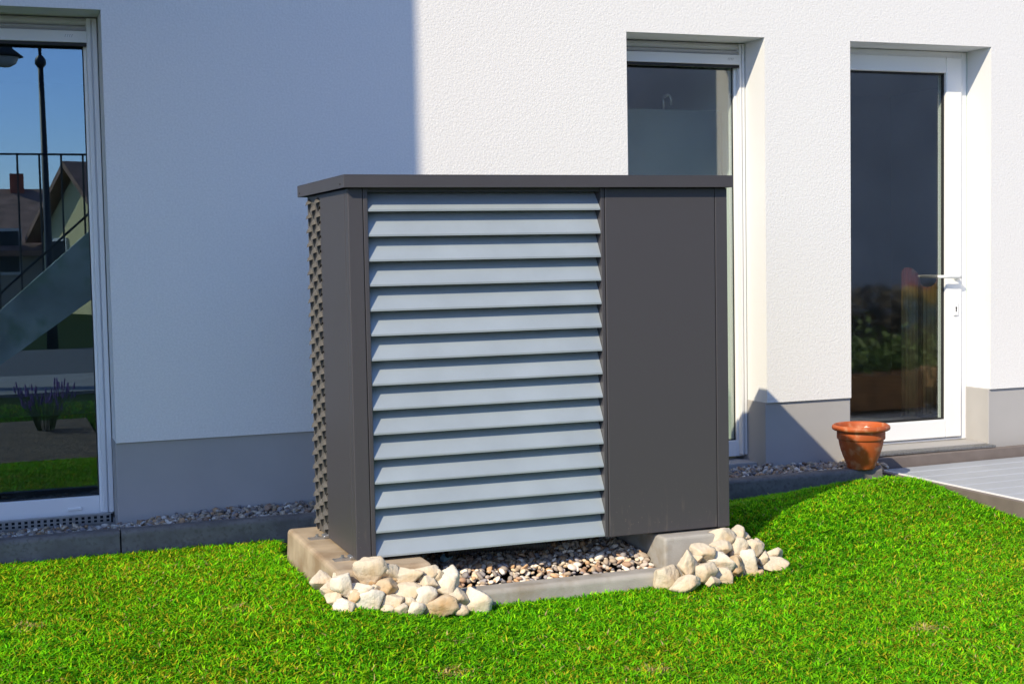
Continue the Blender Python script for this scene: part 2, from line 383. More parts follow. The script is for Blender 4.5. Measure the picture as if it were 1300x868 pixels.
# cloth made up to stand for the coloured blur in the door pane
M_CLOTH = bpy.data.materials.new('coloured_cloth'); M_CLOTH.use_nodes = True
n, l = M_CLOTH.node_tree.nodes, M_CLOTH.node_tree.links; tc = n.new('ShaderNodeTexCoord'); sx = n.new('ShaderNodeSeparateXYZ')
no = n.new('ShaderNodeTexNoise'); no.inputs['Scale'].default_value = 6; l.new(tc.outputs['Object'], no.inputs[0]); l.new(tc.outputs['Object'], sx.inputs[0])
ma = n.new('ShaderNodeMath'); ma.operation = 'MULTIPLY_ADD'; ma.inputs[1].default_value = .55; l.new(no.outputs[0], ma.inputs[0]); l.new(sx.outputs['Z'], ma.inputs[2])
rp = n.new('ShaderNodeValToRGB'); cr_ = rp.color_ramp
cr_.elements[0].position = .35; cr_.elements[0].color = (.03, .026, .016, 1); cr_.elements[1].position = 1; cr_.elements[1].color = (.02, .02, .022, 1)
for pos, c in ((.52, (.20, .16, .06)), (.66, (.12, .12, .08)), (.72, (.05, .10, .15)), (.80, (.16, .13, .06)), (.855, (.5, .27, .03)), (.90, (.42, .05, .03)), (.96, (.30, .03, .04))):
    e = cr_.elements.new(pos); e.color = (*(q_*.2 for q_ in c), 1)
mr = n.new('ShaderNodeMapRange'); mr.inputs[1].default_value = 0; mr.inputs[2].default_value = 1.55; l.new(ma.outputs[0], mr.inputs[0]); l.new(mr.outputs[0], rp.inputs[0])
l.new(rp.outputs[0], n['Principled BSDF'].inputs['Base Color']); n['Principled BSDF'].inputs['Roughness'].default_value = .9
ct = MB(); 
for k in range(24):
    x0_, x1_ = 5.02+k*.018, 5.02+(k+1)*.018; f0, f1 = .42+.02*math.sin(k*.9), .42+.02*math.sin((k+1)*.9)
    ct.face([(x0_, f0, .30), (x1_, f1, .30), (x1_, f1, 1.12+.06*math.sin((k+1)*.42+.5)), (x0_, f0, 1.12+.06*math.sin(k*.42+.5))])
co = ct.build('blur_cloth', M_CLOTH, smooth=True, fix=False); md = co.modifiers.new('solid', 'SOLIDIFY'); md.thickness = .004
tag(co, 'made-up red, yellow and blue cloth standing for the coloured blur in the terrace door pane', 'cloth')

# perforated metal threshold strip under the left window
ps = MB(); zt, zb_ = .140, .096; xx = -1.0
cells = [(-1.0+.0275*i) for i in range(56)]
for i, x in enumerate(cells[:-1]):
    x2 = cells[i+1]
    if x2 > .50: break
    hole0, hole1 = x+.007, x2-.007
    for (za, zc, sh) in ((zb_, .104, 0), (.104, .114, 1), (.114, .120, 0), (.120, .132, 2), (.132, zt, 0)):
        if sh == 0: ps.face([(x, .172, za), (x2, .172, za), (x2, .172, zc), (x, .172, zc)])
        else:
            ps.face([(x, .172, za), (hole0, .172, za), (hole0, .172, zc), (x, .172, zc)])
            ps.face([(hole1, .172, za), (x2, .172, za), (x2, .172, zc), (hole1, .172, zc)])
ps.face([(-1.0, .172, zt), (.495, .172, zt), (.495, .205, zt), (-1.0, .205, zt)])
ps.face([(-1.0, .186, zb_), (.495, .186, zb_), (.495, .186, zt-.002), (-1.0, .186, zt-.002)], 1)
tag(ps.build('perforated_strip', [M_STEEL, M_DARK], fix=False), 'grey metal strip with square holes under the left window frame', 'drain strip')

# mesh grate in front of the terrace door
gr = MB(); 
for i in range(44): gr.box(4.47+i*.0193, 4.473+i*.0193, -.055, .098, .160, .172)
for i in range(9): gr.box(4.47, 5.305, -.055+i*.0188, -.0525+i*.0188, .1605, .171)
gr.box(4.468, 5.307, .0955, .099, .155, .174)
tag(gr.build('door_grate', M_STEEL), 'galvanised steel grating in front of the terrace door', 'grate')
MB().box(4.46, 5.31, -.06, .10, .02, .10).build('drain_channel', M_DARK)['kind'] = 'structure'

# ---------------------------------------------------------------- terrace deck
deck = thing('terrace_deck', (4.47, -.115, 0), 'pale grey composite terrace deck with brown-grey edging boards before the door', 'deck')
bd = MB(); y = -.012
prof = lambda y0, y1: [(y0, .075), (y0, .095), (y0+.007, .1), (y1-.007, .1), (y1, .095), (y1, .075)]
while y > -4.6:
    bd.prism(prof(y-.142, y), .012, 6.2); y -= .154
bd.box(.02, 6.2, -4.6, -.01, .0, .07, 1)
ds = bd.build('deck_boards', [M_DECK, M_DARK])
e1 = MB(); e1.box(.0, 6.2, .0, .05, -.02, .156); s1 = e1.build('edge_board', M_EDGE, bevel=.003)
e2 = MB(); e2.box(-.028, .0, -4.6, .0, -.10, .098); s2 = e2.build('edge_board', M_EDGE, bevel=.003)
e3 = MB(); e3.box(.0005, .0115, -4.6, -.001, .03, .1035); s3 = e3.build('edge_trim', M_EDGEW)
for o in (ds, s1, s2, s3): o.parent = deck
deck.rotation_euler.z = math.radians(2.6)

# ---------------------------------------------------------------- kerb stones, concrete base
def kerb_prof(y0, y1, z0, z1, r=.022):             # rounded front top edge
    p = [(y1, z0), (y1, z1)]
    for k in range(7):
        a_ = math.pi/2*k/6; p.append((y0+r-r*math.sin(a_), z1-r+r*math.cos(a_)))
    return p+[(y0, z0)]
for x0_, x1_, lab in ((-1.515, -.525, 'grey kerb stone below the left half of the left window'),
                   (-.52, .477, 'dark grey kerb stone in front of the pebbles under the left window'),
                   (.483, 1.477, 'dark grey kerb stone between the left window and the metal unit'),
                   (1.483, 2.477, 'dark kerb stone hidden behind the louvred half of the unit'),
                   (2.483, 3.20, 'short dark kerb stone behind the right end of the unit'),
                   (3.205, 4.300, 'dark kerb stone running from the unit to the terracotta pot')):
    k = MB(); k.prism(kerb_prof(-.405, -.335, -.1, .162), x0_, x1_)
    tag(k.build('kerb_stone', M_KERB, bevel=.003), lab, 'kerb stone', 'kerb stones along the house')
k = MB(); k.prism(kerb_prof(-1.685, -1.600, -.1, .066, .02), 1.50, 2.43)
tag(k.build('kerb_stone', M_CONC, bevel=.003), 'light grey kerb stone at the front of the pebble bed under the unit', 'kerb stone')
k = MB(); k.prism(kerb_prof(-.72, -.64, -.1, .10, .02), 1.50, 2.38)
tag(k.build('kerb_stone', M_CONC, bevel=.003), 'grey kerb stone at the back of the pebble bed behind the unit', 'kerb stone')
ZB = .183
def block(x0, x1, y0, y1, mt, lab, ch):
    k = MB(); i = [(x0-.012, y0-.02, -.1), (x1+.012, y0-.02, -.1), (x1+.012, y1+.01, -.1), (x0-.012, y1+.01, -.1)]
    c = [(x0, y0, ZB), (x1, y0, ZB), (x1, y1, ZB), (x0, y1, ZB)]
    k.face(c); k.face(i[::-1])
    for j in range(4): k.face([i[j], i[(j+1) % 4], c[(j+1) % 4], c[j]])
    b_ = bmesh.new(); o = k.build('foundation_block', mt)
    b_.from_mesh(o.data); bmesh.ops.remove_doubles(b_, verts=b_.verts, dist=1e-5); bmesh.ops.recalc_face_normals(b_, faces=b_.faces); b_.to_mesh(o.data); b_.free()
    md = o.modifiers.new('bevel', 'BEVEL'); md.width = ch; md.segments = 3
    return tag(o, lab, 'concrete block')
block(1.117, 1.475, -1.655, -.775, M_TAN, 'sand-stained concrete block carrying the left end of the unit', .016)
block(2.432, 2.75, -1.625, -.775, M_CONC, 'grey-beige concrete block carrying the right end of the unit', .012)

# ---------------------------------------------------------------- the metal unit
hp = thing('heat_pump', (1.986, -1.2, .183), 'anthracite outdoor heat pump casing with blue-grey louvres and flat overhanging lid', 'heat pump')
XL, XR, YF, YB, Z0, Z1 = 1.216, 2.756, -1.56, -.852, .195, 1.545
p = MB(); p.box(XL, 1.271, YF, YF+.05, Z0, Z1).box(XL, XL+.03, YF+.0505, -1.108, Z0+.001, Z1)
p.build('corner_post', M_DUSTY, hp, bevel=.0025)
p = MB(); p.box(1.2735, 1.290, YF+.001, YF+.06, Z0, Z1); p.build('louvre_frame', M_ANTH, hp, bevel=.002)
p = MB(); p.box(2.209, 2.2235, YF+.001, YF+.06, Z0, Z1); p.build('louvre_frame', M_ANTH, hp, bevel=.002)
p = MB(); p.box(2.2265, 2.7005, YF, YF+.03, Z0-.002, Z1); p.build('front_panel', M_DUSTY, hp, bevel=.003)
p = MB(); p.box(2.7035, XR, YF, YF+.06, Z0-.004, Z1).box(XR-.025, XR, YF+.0605, YB, Z0, Z1); p.build('corner_post', M_DUSTY, hp, bevel=.0025)
p = MB(); p.box(XL+.02, XR-.0255, YB-.02, YB, Z0, Z1); p.build('back_panel', M_ANTH, hp)
p = MB(); p.box(1.25, 2.72, -1.47, -.90, Z0+.004, Z0+.03); p.build('base_plate', M_DARK, hp)
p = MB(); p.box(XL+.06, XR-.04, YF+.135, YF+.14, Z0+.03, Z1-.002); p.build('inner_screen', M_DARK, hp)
# louvre blades
NB = 15; pitch_ = (1.462-.198)/(NB-1)
for i in range(NB):
    z = .198+pitch_*i; yf = YF+.004; dz = .118
    prof = [(yf, z), (yf, z+.007), (yf+.067, z+dz), (yf+.09, z+dz), (yf+.09, z+dz-.002), (yf+.068, z+dz-.003), (yf+.0025, z+.0065), (yf+.0025, z+.002), (yf+.02, z+.002), (yf+.02, z)]
    if i == NB-1: prof = [(a_, min(q, Z1-.002)) for a_, q in prof]
    b_ = MB(); b_.prism(prof, 1.291, 2.208); b_.build('louvre_blade', M_BLADE, hp)
# perforated side panel with hoods
p = MB(); xf = XL+.008
p.face([(xf, -1.110, Z0), (xf, YB+.001, Z0), (xf, YB+.001, Z1), (xf, -1.110, Z1)])
p.face([(xf, YB+.0005, Z0), (xf+.02, YB+.0005, Z0), (xf+.02, YB+.0005, Z1), (xf, YB+.0005, Z1)])
yc0, colw, rowh = YB-.034, .0775, .0562
for c in range(4):
    yc = yc0-c*colw
    for r in range(26):
        z = Z0+.020+r*rowh+(rowh/2 if c % 2 else 0)
        hw, hh, out = .036, .030, .016
        ra = []
        for q in range(9):
            t = -1+q/4
            yy = yc+t*hw
            if yy < -1.108: yy = -1.108
            if yy > YB: yy = YB
            if z+hh > Z1-.002: continue
            lip = (xf-out*(1-t*t), yy, z+.010*abs(t)); top = (xf-.0005, yc+(yy-yc)*.80, z+hh-.010*abs(t))
            mid = (xf-out*.80*(1-t*t), yc+(yy-yc)*.93, z+hh*.5)
            ra.append((lip, mid, top))
        if len(ra) < 9: continue
        for q in range(8):
            for s in (0, 1):
                if abs(ra[q][s][1]-ra[q+1][s][1]) < 1e-5: continue
                p.face([ra[q][s], ra[q+1][s], ra[q+1][s+1], ra[q][s+1]])
        dark_slot = []                                   # dark face laid below each hood, painting the shade of its opening
        for q in range(9):
            t = -1+q/4; yy = min(YB, max(-1.108, yc+t*hw*.92)); dark_slot.append((yy, z+.012+.006*abs(t), z-.026*(1-t*t)+.006*t*t))
        for q in range(8):
            if abs(dark_slot[q][0]-dark_slot[q+1][0]) < 1e-5: continue
            p.face([(xf-.0012, dark_slot[q][0], dark_slot[q][1]), (xf-.0012, dark_slot[q+1][0], dark_slot[q+1][1]), (xf-.0012, dark_slot[q+1][0], dark_slot[q+1][2]), (xf-.0012, dark_slot[q][0], dark_slot[q][2])], 1)
pp = p.build('perforated_panel', [M_PERF, M_DARK], hp, fix=False)
# lid: folded sheet with a hollow underside
cx0, cx1, cyf, cyb, cz0, cz1 = 1.196, 2.767, -1.592, -.790, 1.5465, 1.593
p = MB()
p.box(cx0, cx1, cyf, cyb, cz1-.004, cz1)
p.box(cx0, cx1, cyf, cyf+.003, cz0, cz1-.0041).box(cx0, cx1, cyb-.003, cyb, cz0, cz1-.0041)
p.box(cx0, cx0+.003, cyf+.0031, cyb-.0031, cz0, cz1-.0041).box(cx1-.003, cx1, cyf+.0031, cyb-.0031, cz0, cz1-.0041)
p.box(cx0+.003, cx1-.003, cyf+.0032, cyf+.02, cz0, cz0+.002)
lid = p.build('lid', M_ANTH, hp, bevel=.0012)
for yy, zz in ((-.835, cz0+.014), (-1.535, cz0+.014)):
    p = MB(); p.lathe([(0, .0), (.0035, .0), (.0035, .0015), (0, .0015)], (0, 0, 0), 8)
    p.v = [(cx0-.0003-z, yy+x, zz+y) for x, y, z in p.v]
    p.build('rivet', M_DARK, lid)
p = MB(); p.box(XL+.02, XR-.02, YF+.012, YF+.03, Z1-.012, cz1-.006); p.build('lid_support', M_ANTH, hp)
# steel feet with bolts on the left block
for yy in (-1.04, -1.47):
    p = MB(); p.box(1.150, XL+.055, yy-.020, yy+.020, ZB, ZB+.004).box(1.150, XL+.02, yy-.020, yy-.017, ZB+.004, ZB+.011)
    ft = p.build('mounting_foot', M_STEEL, hp)
    q = MB(); q.lathe([(0, .018), (.006, .018), (.006, .009), (.011, .009), (.011, .004)], (1.185, yy+.002, ZB), 6); q.build('bolt', M_STEEL, ft)
    q = MB(); q.prism([(1.206, ZB+.004), (1.206, ZB+.014), (1.235, ZB+.022), (1.235, ZB+.004)], yy-.026, yy+.018, 1); q.build('clamp', M_STEEL, ft, bevel=.003)

# ---------------------------------------------------------------- terracotta pot
px_, py_, pz_ = 4.196, -.365, .160
pot = thing('flower_pot', (px_, py_, pz_), 'round terracotta flower pot with ringed rim on the kerb by the deck', 'flower pot')
pr = [(0, .0), (.070, 0), (.076, .006), (.080, .022), (.090, .045), (.103, .075), (.113, .105), (.120, .130), (.1235, .150), (.124, .158), (.131, .161), (.1335, .168), (.1335, .196), (.131, .206), (.1325, .208),
      (.150, .209), (.158, .214), (.161, .223), (.158, .233), (.149, .239), (.141, .236), (.137, .226), (.133, .205), (.130, .175)]
pr = [(q_*.92, z_*.96) for q_, z_ in pr]
b_ = MB(); b_.lathe(pr, (px_, py_, pz_), 56); po = b_.build('pot_body', M_TERRA, pot, smooth=True)
md = po.modifiers.new('edge', 'EDGE_SPLIT'); md.split_angle = math.radians(50)
b_ = MB(); b_.lathe([(0, .188), (.055, .190), (.123, .186)], (px_, py_, pz_), 24); b_.build('pot_soil', mat('dry_soil', (.20, .14, .09), 1, var=.4, vscale=60, bump=1, bscale=90, bdist=.008), pot)

# ---------------------------------------------------------------- pebbles (uncounted gravel)
def ico(sub):
    b_ = bmesh.new(); bmesh.ops.create_icosphere(b_, subdivisions=sub, radius=1)
    v = np.array([x.co[:] for x in b_.verts]); f = np.array([[x.index for x in q.verts] for q in b_.faces]); b_.free(); return v, f
IV, IF = ico(2); IV1, IF1 = ico(1)
PCOL = np.array([(.42, .33, .23), (.50, .42, .32), (.33, .27, .21), (.25, .22, .20), (.55, .50, .43), (.30, .20, .14), (.40, .26, .15), (.22, .21, .22), (.62, .58, .52), (.36, .31, .27)])
def pebbles(name, pts, size, parent=None, dark=1.0, cols=PCOL, iv=IV1, iff=IF1):
    n = len(pts); V = np.empty((n, len(iv), 3)); 
    a = NR.uniform(0, 2*np.pi, n); s = size*NR.lognormal(0, .22, n)
    sx_, sy_, sz_ = s*NR.uniform(.8, 1.3, n), s*NR.uniform(.6, .95, n), s*NR.uniform(.42, .75, n)
    til = NR.normal(0, .35, (n, 2))
    dirn = NR.normal(size=(n, 4, 3)); dirn /= np.linalg.norm(dirn, axis=2, keepdims=True)
    for i in range(n):
        v = iv.copy()
        for d in dirn[i]: v = v*(1-.16*np.clip(v@d, 0, 1)[:, None])
        v = v*[sx_[i], sy_[i], sz_[i]]
        c_, s_ = math.cos(a[i]), math.sin(a[i]); z = v[:, 2]+v[:, 0]*til[i, 0]+v[:, 1]*til[i, 1]
        V[i, :, 0] = v[:, 0]*c_-v[:, 1]*s_; V[i, :, 1] = v[:, 0]*s_+v[:, 1]*c_; V[i, :, 2] = z
    V += np.asarray(pts)[:, None, :]
    Fc = (iff[None]+(np.arange(n)*len(iv))[:, None, None]).reshape(-1, 3)
    me = bpy.data.meshes.new(name); nv, nf = n*len(iv), len(Fc)
    me.vertices.add(nv); me.vertices.foreach_set('co', V.ravel())
    me.loops.add(nf*3); me.loops.foreach_set('vertex_index', Fc.ravel().astype(np.int32))
    me.polygons.add(nf); me.polygons.foreach_set('loop_start', np.arange(0, nf*3, 3, dtype=np.int32)); me.polygons.foreach_set('use_smooth', np.ones(nf, bool))
    me.update(); me.validate()
    at = me.attributes.new('col', 'FLOAT_COLOR', 'POINT')
    c = cols[NR.integers(0, len(cols), n)]*NR.uniform(.75, 1.2, (n, 1))*dark
    cc = np.ones((n, len(iv), 4)); cc[:, :, :3] = c[:, None]; at.data.foreach_set('color', cc.ravel())
    me.materials.append(M_PEB); o = bpy.data.objects.new(name, me); COL.objects.link(o)
    if parent: o.parent = parent; o.matrix_parent_inverse = Matrix.Translation(-parent.location)
    return o
def scatter(x0, x1, y0, y1, step, zf, jit=.42):
    P = []
    for lay in (0, 1):
        gx, gy = np.meshgrid(np.arange(x0, x1, step), np.arange(y0, y1, step)); n = gx.size
        q = np.c_[gx.ravel()+NR.uniform(-jit, jit, n)*step, gy.ravel()+NR.uniform(-jit, jit, n)*step]
        if lay: q = q[NR.uniform(size=n) < .55]
        P.append(np.c_[q, zf(q[:, 0], q[:, 1])+(.010 if lay else 0)+NR.uniform(-.003, .004, len(q))])
    q = np.concatenate(P); return q[(q[:, 0] > x0) & (q[:, 0] < x1) & (q[:, 1] > y0) & (q[:, 1] < y1)]
pts = scatter(-1.3, 4.42, -.325, .008, .027, lambda x, y: .135-.030*(1-sm(.45, .75, x))*sm(-.33, -.18, y)+.006*np.sin(x*7)*np.cos(y*11))
pts = np.r_[pts, scatter(-.985, .49, .005, .166, .027, lambda x, y: .095-.16*y+.004*np.sin(x*9))]
tag(pebbles('wall_gravel', pts, .0170), 'grey and brown pebbles in the narrow strip along the house wall', 'gravel', kind='stuff')
MB().box(-6.9, 4.44, -.335, .012, -.05, .092).box(-.99, .495, .0125, .17, -.05, .055).build('gravel_bed', mat('gravel_bed', (.10, .085, .07), 1, var=.3, vscale=60))['kind'] = 'structure'
pts = scatter(1.485, 2.425, -1.592, -.73, .027, lambda x, y: .046+.042*sm(-1.61, -1.46, y)+.008*np.sin(x*6+y*5))
tag(pebbles('base_gravel', pts, .0150, cols=PCOL*np.array([1.5, 1.42, 1.32]), iv=IV, iff=IF), 'beige and brown pebbles in the bed under the unit', 'gravel', kind='stuff')
MB().box(1.47, 2.44, -1.605, -.70, -.05, .018).build('pebble_bed', mat('pebble_bed', (.10, .08, .06), 1, var=.3, vscale=60))['kind'] = 'structure'
pts = np.array([(px_+r*math.cos(t), py_+r*math.sin(t), pz_+.196) for r, t in [(random.uniform(.01, .12), random.uniform(0, 6.28)) for _ in range(26)]])
pebbles('pot_pebbles', pts, .013, pot, cols=np.array([(.62, .58, .52), (.5, .42, .32)]))['kind'] = 'stuff'

# small things under the unit
hs = MB(); L = [(1.62+.012*i, -1.36+.003*math.sin(i*.3), .150+.008*math.sin(i*.12)) for i in range(36)]
pt, rr = [], []
for i in range(len(L)-1):
    for k in range(3):
        f_ = k/3; pt.append(tuple(L[i][j]*(1-f_)+L[i+1][j]*f_ for j in range(3))); rr.append(.0235 if k == 1 else .019)
hs.tube(pt, rr, 12)
tag(hs.build('drain_hose', mat('black_ribbed_plastic', (.03, .03, .035), .5), smooth=True), 'dark ribbed hose hanging below the louvred front over the pebbles', 'hose')
q = MB(); q.prism([(0, 0), (.05, .0), (.062, .010), (.055, .022), (.02, .028), (0, .018)], 0, .02, 1)
o = q.build('plastic_clip', mat('pale_blue_plastic', (.30, .50, .58), .25), bevel=.003); c = on(563, 714, 2, .105); o.location = c; o.rotation_euler = (.3, -.15, .5)
tag(o, 'pale blue plastic clip lying on the dark pebbles under the unit', 'clip')

# ---------------------------------------------------------------- limestone rocks
RV, RF = ico(4)
def rock(name, c, sx_, sy_, sz_, mt, seed, label, group):
    rg = np.random.default_rng(seed)
    nrm = rg.normal(size=(11, 3)); nrm /= np.linalg.norm(nrm, axis=1, keepdims=True); h = rg.uniform(.48, .92, 11)
    dots = RV@nrm.T; rad = np.where(dots > .05, h/np.maximum(dots, .05), 9.)
    rad = np.sort(np.c_[rad, np.full(len(RV), 1.12)], axis=1)
    r = rad[:, 0]-.010*np.exp(-(rad[:, 1]-rad[:, 0])/.014)            # slightly worn edges
    v = RV*r[:, None]
    off = rg.uniform(-50, 50, 3)
    for i in range(len(v)):
        pnt = Vector(v[i]+off)
        v[i] *= 1+.06*noise.noise(pnt*1.7)+.05*noise.noise(pnt*4.5)-.05*abs(noise.noise(pnt*3.1))+.022*noise.noise(pnt*12)
    v = v/np.abs(v).max(0)                          # exact half sizes
    A = Matrix.Rotation(rg.uniform(-.25, .25), 3, 'X')
    v = v@np.array(A).T*[sx_, sy_, sz_]
    # keep width across the camera's view
    c_, s_ = math.cos(-yaw), math.sin(-yaw); v = np.c_[v[:, 0]*c_-v[:, 1]*s_, v[:, 0]*s_+v[:, 1]*c_, v[:, 2]]
    me = bpy.data.meshes.new(name); me.from_pydata(v.tolist(), [], RF.tolist()); me.materials.append(mt)
    me.polygons.foreach_set('use_smooth', [True]*len(RF))
    o = bpy.data.objects.new(name, me); COL.objects.link(o); o.location = c
    tag(o, label, 'rock', group)
    return o
def on_plane(u, v, p0, nrm):
    d = ray(u, v); nrm = Vector(nrm); return CAM+d*((Vector(p0)-CAM).dot(nrm)/d.dot(nrm))
GL, GR = 'limestone rocks heaped at the left front of the base', 'limestone rocks heaped at the right front of the base'
LEFT = [(140,280,120,95),(185,340,90,75),(222,405,100,90),(285,315,130,115),(300,440,130,105),(430,225,195,140),(395,350,200,110),(455,425,190,130),(555,330,130,145),(570,230,100,95),
        (680,255,180,120),(800,228,130,95),(690,355,130,95),(790,400,150,125),(810,310,110,95),(735,475,100,100),(640,485,110,90),(600,425,120,80),(870,445,210,110),(930,300,150,175),
        (1000,390,110,115),(1125,405,150,170),(560,480,90,70),(1030,465,90,55),(865,250,80,80),(350,395,90,85),(715,430,90,75),(480,345,90,90),(240,270,80,70)]
LLAB = {0: 'leftmost cream rock of the left heap, against the stained block', 1: 'small cream rock just below the leftmost rock of the left heap', 2: 'low tilted rock at the left foot of the left heap, on the grass',
        3: 'bright white blocky rock below the block edge in the left heap', 4: 'pale low rock at the grass edge, front left of the left heap', 5: 'big cream rock at the top of the left heap under the corner post',
        7: 'broad rounded rock at the front middle of the left heap', 6: 'long pale slab-like rock in the middle of the left heap', 8: 'upright shadowed rock in the centre of the left heap', 10: 'wide knobbly rock at the top centre of the left heap, under the louvres',
        11: 'cream rock beside the pebble bed at the upper right of the left heap', 13: 'round pale rock in the right middle of the left heap', 15: 'small pale rock at the front foot of the left heap, middle',
        18: 'wide dark-sided ochre rock at the front right foot of the left heap', 19: 'tall bright block at the right end of the left heap beside the pebbles', 21: 'separate square pale block leaning on the left end of the front kerb'}
pal = [M_ROCK, M_ROCKW, M_ROCKW, M_ROCK, M_ROCKW, M_ROCKD]
for i, (cx_, cyy, ww, hh) in enumerate(LEFT):
    u, v = 380+cx_/5, 680+cyy/5
    if i in (0, 1, 2, 28): c = on_plane(u, v, (1.16, -1.68, .14), (-.6, -.65, .75))
    elif i == 21: c = on(u, v, 1, -1.745)
    elif i in (19, 20): c = on_plane(u, v, (1.5, -1.70, .12), (.0, -.8, .62))
    else: c = on_plane(u, v, (1.3, -1.690, .15), (0, -.79, .61))
    s = (c-CAM).dot(F)/FPX/5
    mt = M_ROCKW if i in (3, 6, 13, 15, 19, 21, 4, 7) else M_ROCKD if i in (8, 18, 25) else M_ROCK
    lab = LLAB.get(i, 'cream limestone rock wedged among the others in the left heap')
    rock('limestone_rock', c, ww*s*.71, max(.036, min(ww, hh)*s*.5), hh*s*.70, mt, 100+i, lab, GL)
RIGHT = [(180,505,160,200),(355,390,130,175),(360,540,210,120),(485,460,190,180),(490,275,150,130),(620,360,200,165),(650,245,200,130),(665,145,215,145),(820,265,130,165),(655,495,180,115),
         (775,430,110,160),(900,385,150,190),(1030,325,90,95),(1095,415,200,125),(900,230,185,120),(1110,300,130,100),(985,205,70,65),(800,125,80,110),(560,530,110,75),(960,470,120,60),(450,330,70,65),(870,145,60,50),(760,350,90,70),(700,400,90,90)]
RLAB = {0: 'leftmost upright pale rock of the right heap, leaning on the end of the front kerb', 1: 'pale upright rock against the face of the right concrete block', 2: 'low flat cream rock at the grass edge, left foot of the right heap', 3: 'rounded cream rock in the front middle of the right heap',
        4: 'cream rock on the left side of the right heap against the block', 5: 'large faceted rock with a dark right side in the middle of the right heap', 6: 'long cream rock just under the topmost rock of the right heap', 7: 'topmost large rock of the right heap under the unit corner', 8: 'upright beige rock on the upper right of the right heap',
        9: 'pale rock at the grass edge in the front middle of the right heap', 10: 'ochre rock between pale ones at the front of the right heap', 11: 'tall pale rock at the right front of the right heap', 12: 'small round rock on the right side of the right heap', 13: 'wide rock at the right foot of the right heap on the grass',
        14: 'long sloping rock behind on the right side of the right heap', 15: 'flat rock at the far right end of the right heap'}
for i, (cx_, cyy, ww, hh) in enumerate(RIGHT):
    u, v = 820+cx_/6.842, 660+cyy/6.842
    c = on_plane(u, v, (2.6, -1.675, .13), (.30, -.76, .62))
    if i == 0: c = on(u, v, 1, -1.72)
    s = (c-CAM).dot(F)/FPX/6.842
    mt = M_ROCKD if i in (10, 19, 22) else M_ROCKW if i in (5, 11) else M_ROCK
    lab = RLAB.get(i, 'small cream limestone rock wedged among the others in the right heap')
    rock('limestone_rock', c, ww*s*.80, max(.040, min(ww, hh)*s*.5), hh*s*.78, mt, 200+i, lab, GR)

rnd = random.Random(5)
def between(lst):                                   # rocks lying one layer deeper, in the gaps
    out = []
    for i in range(len(lst)):
        near = sorted(range(len(lst)), key=lambda j: (lst[j][0]-lst[i][0])**2+(lst[j][1]-lst[i][1])**2)[1:3]
        out.append(tuple((lst[i][k]+lst[near[0]][k]+lst[near[1]][k])/3 for k in (0, 1)))
    return out
for i, (cx_, cyy) in enumerate(between(LEFT[3:19])):
    u, v = 380+cx_/5, 680+cyy/5
    c = on_plane(u, v, (1.3, -1.660, .135), (0, -.79, .61)); s = (c-CAM).dot(F)/FPX/5
    rock('limestone_rock', c, 105*s*.6, .04, 95*s*.6, M_ROCK if i % 2 else M_ROCKD, 300+i, 'limestone rock lying deep in the gaps of the left heap', GL)
for i, (cx_, cyy) in enumerate(between(RIGHT[1:16])):
    u, v = 820+cx_/6.842, 660+cyy/6.842
    c = on_plane(u, v, (2.6, -1.650, .12), (.30, -.76, .62)); s = (c-CAM).dot(F)/FPX/6.842
    rock('limestone_rock', c, 140*s*.6, .04, 125*s*.6, M_ROCK if i % 2 else M_ROCKD, 330+i, 'limestone rock lying deep in the gaps of the right heap', GR)

